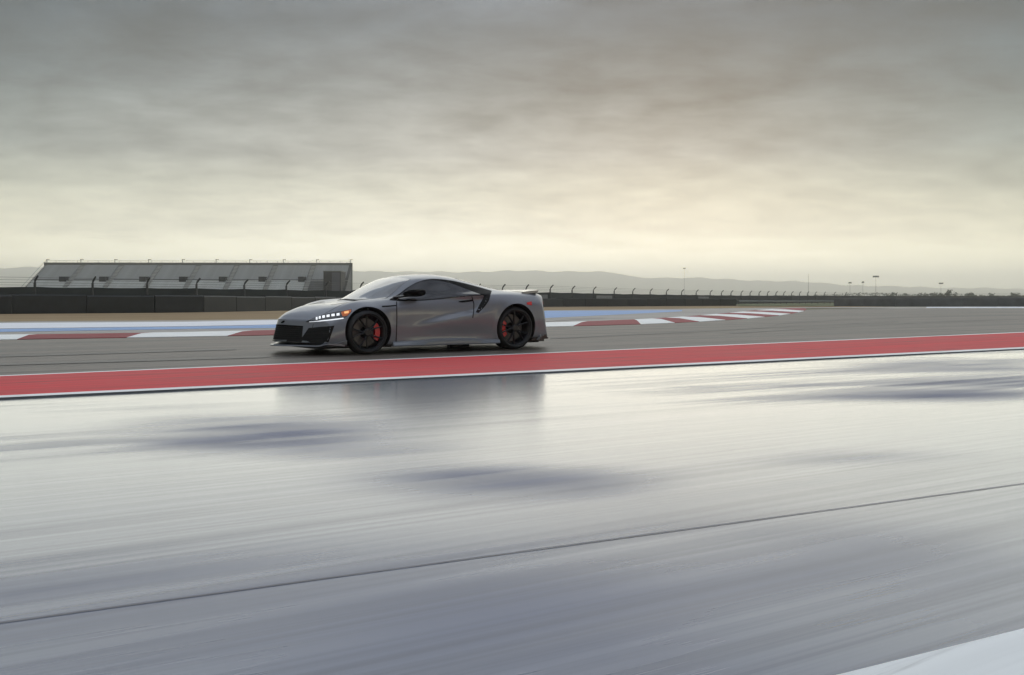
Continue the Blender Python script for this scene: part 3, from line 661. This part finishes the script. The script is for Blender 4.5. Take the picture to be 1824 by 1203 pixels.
# --- mirrors
for s in (1, -1):
    mb = MB(); n = 14
    stations = [(.60, .050, .026), (.63, .085, .045), (.69, .108, .058), (.77, .112, .062), (.84, .108, .060), (.875, .098, .054), (.885, .075, .040)]
    vs = []
    for u, rv, rw in stations:
        for k in range(n):
            a = 2 * math.pi * k / n; c, d = math.cos(a), math.sin(a)
            sg = lambda x, p: math.copysign(abs(x) ** p, x)
            vs.append((u + .02 * c, -s * (1.005 + rv * sg(c, .8) - .02), .905 + rw * sg(d, .75) * (1 if d > 0 else .8) + .015 * c))
    m_ = len(stations); fs = [(i*n+k, i*n+(k+1) % n, (i+1)*n+(k+1) % n, (i+1)*n+k) for i in range(m_-1) for k in range(n)] + [tuple(range(n)), tuple((m_-1)*n+k for k in range(n))]
    mr = mb.add(vs, fs).build('mirror', MC['black'], CAR, 50)
    MB().tube([(.50, -s * .80, .842), (.56, -s * .88, .852), (.68, -s * .955, .868)], [.022, .018, .016], 8).build('stalk', MC['carbon'], mr, 40)
    mb = MB(); mb.add([(.888, -s * (.985 + .07 * math.cos(a)), .905 + .035 * math.sin(a)) for a in np.linspace(0, 2*math.pi, 16, endpoint=False)], [tuple(range(16))]); mb.build('mirror_glass', MC['chrome'], mr)
# --- wheels
def wheel_parts(R, wid, rim_r):
    h = wid / 2
    tyre = MB().lathe_y([(rim_r - .004, -h + .012), (rim_r + .012, -h + .002), (R - .045, -h - .006), (R - .022, -h + .006), (R - .006, -h + .028), (R, -h + .055), (R, h - .055), (R - .006, h - .028), (R - .022, h - .006), (R - .045, h + .006), (rim_r + .012, h - .002), (rim_r - .004, h - .012)], 64)
    rim = MB().lathe_y([(rim_r, -h + .004), (rim_r + .006, -h + .010), (rim_r - .012, -h + .022), (rim_r - .028, -h + .06), (rim_r - .04, 0), (rim_r - .03, h - .02), (rim_r, h - .01), (rim_r, h - .03), (rim_r - .02, 0), (rim_r - .004, -h + .05)], 56)
    rim.lathe_y([(.0001, -h + .020), (.045, -h + .020), (.058, -h + .030), (.062, -h + .07), (.0001, -h + .07)], 24)
    for k in range(5):
        for d in (-1, 1):
            a0 = 2 * math.pi * (k + .5) / 5 + d * .10; a1 = 2 * math.pi * (k + .5) / 5 + d * .27
            P = []
            for r, a, hw, yy in ((0.045, a0, .012, -h + .028), (.11, a0 + (a1 - a0) * .3, .010, -h + .022), (rim_r * .72, a0 + (a1 - a0) * .75, .008, -h + .018), (rim_r - .008, a1, .010, -h + .020)):
                c = Vector((math.cos(a), 0, math.sin(a))); tdir = Vector((-math.sin(a), 0, math.cos(a)))
                P.append([c * r + tdir * hw + Vector((0, yy + .006, 0)), c * r + Vector((0, yy, 0)), c * r - tdir * hw + Vector((0, yy + .006, 0)), c * r - tdir * hw * .8 + Vector((0, yy + .04, 0)), c * r + tdir * hw * .8 + Vector((0, yy + .04, 0))])
            b = len(rim.v); rim.add([q for row in P for q in row], [(i*5+j, i*5+(j+1) % 5, (i+1)*5+(j+1) % 5, (i+1)*5+j) for i in range(3) for j in range(5)] + [(0,1,2,3,4), (15,16,17,18,19)])
    for k in range(5):
        a = 2 * math.pi * (k + .5) / 5; rim.tube([(.036 * math.cos(a), -h + .016, .036 * math.sin(a)), (.036 * math.cos(a), -h + .03, .036 * math.sin(a))], .008, 6)
    disc = MB().lathe_y([(.09, 0.0), (rim_r - .055, 0.0), (rim_r - .055, .03), (.09, .03)], 48)
    return tyre, rim, disc
def caliper(rim_r, a0, a1):
    mb = MB(); rows = []; r0, r1 = rim_r - .125, rim_r - .045
    for a in np.linspace(a0, a1, 9):
        c, s_ = math.cos(a), math.sin(a); rows.append([(r0 * c, -.055, r0 * s_), (r1 * c, -.055, r1 * s_), ((r1 + .006) * c, -.02, (r1 + .006) * s_), ((r1 + .006) * c, .06, (r1 + .006) * s_), (r0 * c, .06, r0 * s_)])
    mb.grid([r + [r[0]] for r in rows]); n = 6; mb.f += [(0,1,2,3,4), tuple(8 * n + k for k in range(5))]; return mb
for u, R, wid, rim_r, ca in ((0.0, R_F, .245, .262, 0.02), (2.63, R_R, .305, .272, math.pi + .05)):
    ty, ri, di = wheel_parts(R, wid, rim_r)
    for s in (1, -1):
        wh = empty('wheel', (u, -s * (.968 - wid / 2), R - .002), 0, CAR)
        fx = (lambda m_: m_) if s > 0 else mirror
        fx(ty).build('tyre', MC['tyre'], wh, 35); fx(ri).build('rim', MC['rim'], wh, 35); fx(di).build('brake_disc', MC['disc'], wh, 35)
        fx(caliper(rim_r, ca - .66, ca + .66)).build('brake_caliper', MC['caliper'], wh, 40)
# dark floor under the car
MB().box(-.75, 3.2, -.80, .80, .095, .122).build('underbody', MC['cavity'], CAR)

# ================================================================== barrier, fence, stand and the distance
def polyline_world(pts): return [gp(*p) for p in pts]
def seg_piece(name, a, b, h, thick, m, parent, gap=0.03, top=0.0, z0=None):
    d = (b - a); d.z = 0; L_ = d.length; d.normalize(); n = Vector((-d.y, d.x, 0)); c = (a + b) / 2
    Mx = Matrix(((d.x, n.x, 0, c.x), (d.y, n.y, 0, c.y), (0, 0, 1, 0), (0, 0, 0, 1)))
    za, zb_ = a.z, b.z; l = L_ / 2 - gap; mb = MB()
    vs = []
    for x, z in ((-l, za), (l, zb_)):
        for y, zz in ((0, 0), (0, h - .08), (.05, h), (thick - .05, h), (thick, h - .08), (thick, 0)): vs.append(tuple(Mx @ Vector((x, y, z + zz))))
    mb.add(vs, [(i, (i+1) % 6, 6 + (i+1) % 6, 6 + i) for i in range(6)] + [(5,4,3,2,1,0), (6,7,8,9,10,11)])
    return mb.build(name, m, parent)
def spaced(line, step):
    P = np.array([tuple(p) for p in line]); L_ = np.linalg.norm(np.diff(P, axis=0), axis=1).sum(); n = max(2, int(round(L_ / step)) + 1)
    return [Vector((p[0], p[1], zg(p[1]))) for p in resample(line, n)]
# tyre barrier faced with conveyor belt, one panel after another
tb = empty('tyre_barrier', gp(330, 556.5)); TBI = Matrix.Translation(-tb.location)
tag(tb, 'long low black belt-faced tyre barrier behind the dry grass verge', 'barrier')
bl = spaced(polyline_world([(-250, 562.5), (0, 559.5), (330, 557), (600, 552), (975, 546.8), (1312, 545)]), 4.0)
for a, b in zip(bl, bl[1:]):
    seg_piece('barrier_panel', a - tb.location, b - tb.location, 1.06 + random.uniform(-.04, .04), 1.3, M['rubber'], tb)
# dark wall beyond the far end of the paving
fw = empty('far_wall', gp(1650, 547)); tag(fw, 'dark grey concrete barrier wall at the far end of the track', 'barrier')
wlp = spaced(polyline_world([(1485, 545.8), (1600, 546.2), (1824, 546.5), (2100, 546.8)]), 4.0)
for a, b in zip(wlp, wlp[1:]): seg_piece('wall_panel', a - fw.location, b - fw.location, 1.12 + random.uniform(-.03, .03), .5, M['concrete'], fw, 0.02)
# low grass and steel guard rail between barrier and wall
gr = empty('guard_rail', gp(1400, 545)); tag(gr, 'pale steel guard rail on posts above green grass at the track bend', 'guard rail')
gl = spaced([onground(1316, 205), onground(1400, 215), onground(1500, 225)], 2.0)
for a, b in zip(gl, gl[1:]):
    d = (b - a).normalized(); n = Vector((-d.y, d.x, 0)); a0, b0 = a - gr.location, b - gr.location; mb = MB()
    prof = [(0, .48), (-.05, .54), (-.05, .60), (0, .65), (-.05, .70), (-.05, .76), (0, .82), (.01, .82), (.01, .48)]
    vs = [tuple(p + n * y + Vector((0, 0, z))) for p in (a0, b0) for y, z in prof]; k = len(prof)
    mb.add(vs, [(i, (i+1) % k, k + (i+1) % k, k + i) for i in range(k)] + [tuple(range(k)), tuple(range(k, 2*k))]); mb.build('rail', M['steel'], gr)
    MB().box(a0.x - .05, a0.x + .05, a0.y + .03, a0.y + .15, a0.z - .1, a0.z + .80).build('post', M['fence_metal'], gr)
pix_patch('grass_bank', [(1314, 541.5), (1400, 540.5), (1492, 540.5)], [(1314, 545.6), (1400, 546.2), (1492, 546)], mat_grass('green_grass', (0.07, 0.085, 0.035), (0.14, 0.15, 0.07)), 0.05)

# debris fence: cranked posts, dark screen, cables above
px_posts = [-250, -150, -55, 62, 165, 262, 350, 435, 510, 580, 642, 700, 754, 804, 851, 895, 937, 980, 1019, 1057, 1094, 1127, 1158, 1187, 1214, 1240, 1265, 1285, 1302, 1320, 1336, 1352, 1367, 1382, 1396, 1410, 1424, 1438, 1452, 1468, 1486, 1506, 1530, 1560, 1596, 1640, 1700, 1770, 1860, 1960]
fz = lambda x: float(np.interp(x, [-250, 0, 350, 980, 1300, 1400, 1500, 1960], [80, 88, 100, 142, 218, 248, 290, 420]))
fence = empty('debris_fence', onground(895, fz(895))); tag(fence, 'long dark debris fence with cranked steel posts behind the tyre barrier', 'fence')
FP = [onground(x, fz(x)) for x in px_posts]
FH = 3.0
for i, p in enumerate(FP):
    q = p - fence.location
    a = FP[max(i-1, 0)]; b = FP[min(i+1, len(FP)-1)]; d = (b - a).normalized(); n = Vector((d.y, -d.x, 0))     # towards the track
    lean = n * .45 + d * .12
    MB().tube([q, q + Vector((0, 0, FH - .62)), q + Vector((0, 0, FH - .42)) + lean * .14, q + Vector((0, 0, FH - .22)) + lean * .5, q + Vector((0, 0, FH)) + lean], [.11, .11, .10, .095, .085], 6).build('post', M['fence_metal'], fence, 40)
for i in range(len(FP) - 1):
    a, b = FP[i] - fence.location, FP[i+1] - fence.location
    pale = px_posts[i] in (1057, 937, 1240)
    hh = 1.95 if px_posts[i] > 500 else 2.0
    mb = MB(); d = (b - a).normalized(); n = Vector((-d.y, d.x, 0)) * .02; rows = []
    for t in np.linspace(0, 1, 5):
        p = a + (b - a) * t; sag = .05 * math.sin(math.pi * t) + random.uniform(-.02, .02)
        rows.append([p - n, p - n + Vector((0, 0, hh - sag)), p + n + Vector((0, 0, hh - sag)), p + n])
    mb.grid(rows).build('screen_panel', M['fabric'], fence)
    if pale:
        mb = MB(); rows = []
        for t in (.12, .5, .88):
            p = a + (b - a) * t - n * 4; rows.append([p + Vector((0, 0, .95)), p + Vector((0, 0, 1.62)), p + n + Vector((0, 0, 1.62)), p + n + Vector((0, 0, .95))])
        mb.grid(rows).build('banner', M['fabric_pale'], fence)
    for k, z in enumerate((2.15, 2.38, 2.62, 2.84)):
        off = Vector((d.y, -d.x, 0)) * (.45 * max(0, (z - 2.45) / .55) ** 1.3)
        MB().tube([a + Vector((0, 0, z)) + off, b + Vector((0, 0, z)) + off], .011, 4).build('cable', M['fence_metal'], fence)

# grandstand
GA = math.radians(2.0); g0 = onground(28, 262); GL = 85.8; NR, DEP, RISE, FRONT = 22, .80, .405, 1.6
st = empty('grandstand', g0, GA); tag(st, 'long grey aluminium grandstand of empty bench rows behind the fence', 'grandstand')
mb = MB(); prof = [(0, 0), (0, FRONT)]
for r in range(NR): prof += [(r * DEP, FRONT + r * RISE), ((r + 1) * DEP, FRONT + r * RISE)]
prof = prof[:1] + prof[2:] + [(NR * DEP, 0)]
vs = [(x, y, z) for x in (0, GL) for y, z in prof]; k = len(prof)
mb.add(vs, [(i, (i+1) % k, k + (i+1) % k, k + i) for i in range(k)] + [tuple(range(k)), tuple(range(k, 2*k))]); mb.build('tier_frame', M['seat_riser'], st)
nsec = 8; secL = GL / nsec
bm_ = MB().box(.75, secL - .75, .08, .50, .0, .42).mesh('bench'); bm_.materials.append(M['seat']); bd_ = bm_.copy(); bd_.materials.clear(); bd_.materials.append(M['seat_dark'])
for r in range(NR):
    if r == 11: continue
    for s_ in range(nsec):
        if s_ == nsec - 1 and r < 12: continue
        o = link('bench', bm_ if r < 11 else bd_, None, st); o.location = (s_ * secL, r * DEP, FRONT + r * RISE)
for s_ in range(nsec):
    mb = MB()
    for r in range(NR): mb.box(s_ * secL - .55 if s_ else .1, s_ * secL + .55, r * DEP - .03, r * DEP + .8, FRONT + r * RISE + .02, FRONT + r * RISE + .24)
    mb.build('aisle_stair', M['aisle'], st)
    if s_:
        MB().box(s_ * secL - 2.6, s_ * secL - .9, 10 * DEP - .6, 13 * DEP, FRONT + 10.2 * RISE, FRONT + 13.6 * RISE).build('entrance', M['stand_dark'], st)
MB().box(0, GL, 11 * DEP + .05, 11 * DEP + .75, FRONT + 11 * RISE + .01, FRONT + 11 * RISE + .10).build('cross_aisle', M['aisle'], st)
TOPZ = FRONT + NR * RISE
MB().box(-.2, GL + .2, NR * DEP - .1, NR * DEP + .15, 0, TOPZ + .75).build('back_wall', M['stand_trim'], st)
MB().box(0, GL, NR * DEP - .25, NR * DEP - .2, TOPZ + 1.18, TOPZ + 1.26).build('top_rail', M['steel'], st)
MB().box(-.1, GL + .1, -.25, -.15, 0, FRONT + .7).build('front_wall', M['concrete'], st)
for k in range(10):
    x = .5 + k * (GL - 1) / 9
    pm = MB().box(x - .07, x + .07, NR * DEP + .16, NR * DEP + .30, 0, TOPZ + 1.55).build('lamp_post', M['mast'], st)
    MB().box(x - .1, x + .75, NR * DEP - .1, NR * DEP + .3, TOPZ + 1.55, TOPZ + 1.70).build('lamp_head', M['stand_trim'], st)
for k in range(30):
    x = .3 + k * (GL - .6) / 29; MB().box(x - .03, x + .03, NR * DEP - .25, NR * DEP - .2, TOPZ + .74, TOPZ + 1.2).build('rail_post', M['steel'], st)
bx_ = MB().box(GL - 5.2, GL - .6, -.5, 9.0, 0, FRONT + 6.7).build('stair_block', M['stand_dark'], st)
MB().box(GL - 5.3, GL - .5, -.6, 9.1, FRONT + 6.7, FRONT + 6.9).build('block_roof', M['stand_trim'], st)
MB().box(GL - 3.0, GL - .9, -.53, -.5, .5, FRONT + 6.5).build('block_panel', mat('block_cladding', (0.07, 0.07, 0.10), 0.6), st)
for s_ in (0,):   # sloping handrail at the open end
    MB().tube([(0, 0, FRONT + 1.0), (0, NR * DEP, TOPZ + 1.0)], .05, 6).build('hand_rail', M['steel'], st)

# lighting masts and poles beyond the fence
def mast(px, ytop, Z, label, heads, wide):
    b = onground(px, Z); h = H - (ytop - YH) / F * Z - b.z; m_ = empty('light_mast', b); tag(m_, label, 'mast', 'masts on the skyline')
    MB().tube([(0, 0, 0), (0, 0, h * .5), (0, 0, h)], [.13, .10, .07], 8).build('pole', M['mast'], m_, 40)
    if heads:
        MB().box(-wide, wide, -.12, .12, h - .1, h + .1).build('cross_arm', M['mast'], m_)
        for k in range(heads):
            x = -wide + 2 * wide * (k + .5) / heads; MB().box(x - wide / heads * .7, x + wide / heads * .7, -.5, .15, h + .1, h + .85).build('lamp_head', M['fence_metal'], m_)
mast(1440, 488, 620, 'tallest thin bare pole right of the red and white kerb end', 0, 0)
mast(1514, 505, 640, 'short mast with one lamp, left of the pair on the skyline', 1, 1.2)
mast(1537, 504, 660, 'short mast beside the tall four-lamp one on the skyline', 1, .9)
mast(1560, 494, 600, 'tall floodlight mast with a bank of lamps above the far wall', 4, 1.9)
mast(1676, 506, 700, 'lone mast with a wide lamp bar above the dark trees', 3, 1.6)
mast(1219, 479, 900, 'distant faint mast over the hills beyond the fence', 2, 1.2)

# trees on the skyline
def tree(name, px, Z, h, spread, label, seed, group='trees beyond the far wall', n=260):
    rnd = random.Random(seed); b = onground(px, Z); t = empty(name, b); tag(t, label, 'tree', group)
    tr = MB().tube([(0, 0, -.2), (.05 * h * rnd.uniform(-1, 1), 0, h * .35), (.08 * h * rnd.uniform(-1, 1), 0, h * .75)], [.05 * h, .035 * h, .012 * h], 7)
    for k in range(5):
        a = rnd.uniform(0, 6.28); tr.tube([(0, 0, h * (.25 + .07 * k)), (math.cos(a) * spread * .6, math.sin(a) * spread * .6, h * (.5 + .08 * k))], [.018 * h, .006 * h], 5)
    tr.build('trunk', M['bark'], t, 40)
    cr_ = MB(); cl_ = [(rnd.gauss(0, .42) * spread, rnd.gauss(0, .42) * spread, h * rnd.uniform(.32, .95), rnd.uniform(.22, .42) * spread) for _ in range(9)]
    for k in range(n):
        x, y, z, r = rnd.choice(cl_); d = Vector((rnd.gauss(0, 1), rnd.gauss(0, 1), rnd.gauss(0, .8))).normalized() * r * rnd.uniform(.5, 1.0); c = Vector((x, y, z)) + d
        u = Vector((rnd.gauss(0, 1), rnd.gauss(0, 1), rnd.gauss(0, 1))).normalized(); w = u.orthogonal().normalized(); s_ = rnd.uniform(.10, .2) * spread * .8
        cr_.add([c - u * s_, c + w * s_ * .6, c + u * s_, c - w * s_ * .6], [(0, 1, 2, 3)])
    cr_.build('crown', M['leaf'], t, fix=False)
tree('broadleaf_tree', 1690, 430, 4.4, 3.6, 'dark round tree standing highest right of the lone mast', 1)
tree('broadleaf_tree', 1665, 440, 3.2, 3.2, 'low dark tree just left of the highest round tree', 2)
tree('broadleaf_tree', 1646, 450, 2.9, 2.6, 'low dark tree at the left end of the dark clump', 3)
tree('broadleaf_tree', 1584, 460, 3.4, 2.6, 'small dark tree between the floodlight mast and the clump', 4)
tree('broadleaf_tree', 1612, 455, 2.8, 2.0, 'smallest bushy tree between floodlight mast and dark clump', 5)
tree('broadleaf_tree', 1730, 470, 3.2, 3.0, 'low bushy tree right of the highest round tree', 6)
tree('broadleaf_tree', 1765, 465, 3.0, 2.4, 'bushy tree second from the right end of the skyline', 7)
tree('broadleaf_tree', 1806, 480, 3.6, 3.0, 'bushy tree at the right end of the skyline', 8)
# far wood that reads as one mass along the foot of the hills
rnd = random.Random(11); wd = MB()
for k in range(12000):
    px = rnd.uniform(-250, 2100); Z = rnd.uniform(900, 1100); base = onground(px, Z)
    prof = 2.6 + .8 * math.sin(px * .013) + .5 * math.sin(px * .041 + 1) + (1 if px > 1450 else 0)
    z = rnd.uniform(0, max(1.0, prof)) ; c = base + Vector((0, 0, z)); s_ = rnd.uniform(.5, 1.1)
    u = Vector((rnd.gauss(0, 1), rnd.gauss(0, 1), rnd.gauss(0, 1))).normalized(); w = u.orthogonal().normalized()
    wd.add([c - u * s_, c + w * s_ * .7, c + u * s_, c - w * s_ * .7], [(0, 1, 2, 3)])
tag(wd.build('far_wood', M['leaf'], None, fix=False), 'hazy band of distant trees along the foot of the hills', 'wood', kind='stuff')
# hills
HZ = 6000.0; hp = [(-900, 482), (-400, 480), (0, 477), (90, 476), (180, 477), (300, 479), (440, 480), (560, 481), (640, 482), (760, 485), (900, 483), (1040, 483), (1100, 487), (1125, 494), (1230, 495), (1300, 498), (1400, 501), (1500, 507), (1600, 511), (1824, 515), (2300, 512), (2800, 505)]
rows = []
for px in np.linspace(-900, 2800, 400):
    y = float(np.interp(px, [p for p, _ in hp], [q for _, q in hp])) + 1.0 * math.sin(px * .11) + .8 * math.sin(px * .037 + 2) + random.uniform(-.5, .5)
    top = H - (y - YH) / F * HZ; X = (px - CX) / F * HZ
    rows.append([(X * .86, HZ * .86, -3), (X * .90, HZ * .90, top * .35), (X * .95, HZ * .95, top * .78), (X, HZ, top), (X * 1.06, HZ * 1.06, top * .6), (X * 1.15, HZ * 1.15, -3)])
o = MB().grid(rows).build('hills', M['hill'], None, 60); tag(o, kind='structure')
# the air
hz = MB().box(-12000, 12000, -80, 9600, -4.5, 182).build('haze', None); tag(hz, kind='stuff')
hm = bpy.data.materials.new('haze_air'); hm.use_nodes = True; t = hm.node_tree; t.nodes.clear()
pv = N(t, 'ShaderNodeVolumePrincipled'); pv.inputs['Color'].default_value = (0.99, 0.985, 0.955, 1); pv.inputs['Density'].default_value = 0.00034; pv.inputs['Anisotropy'].default_value = 0.78
oo = N(t, 'ShaderNodeOutputMaterial'); t.links.new(pv.outputs[0], oo.inputs['Volume']); hz.data.materials.append(hm)
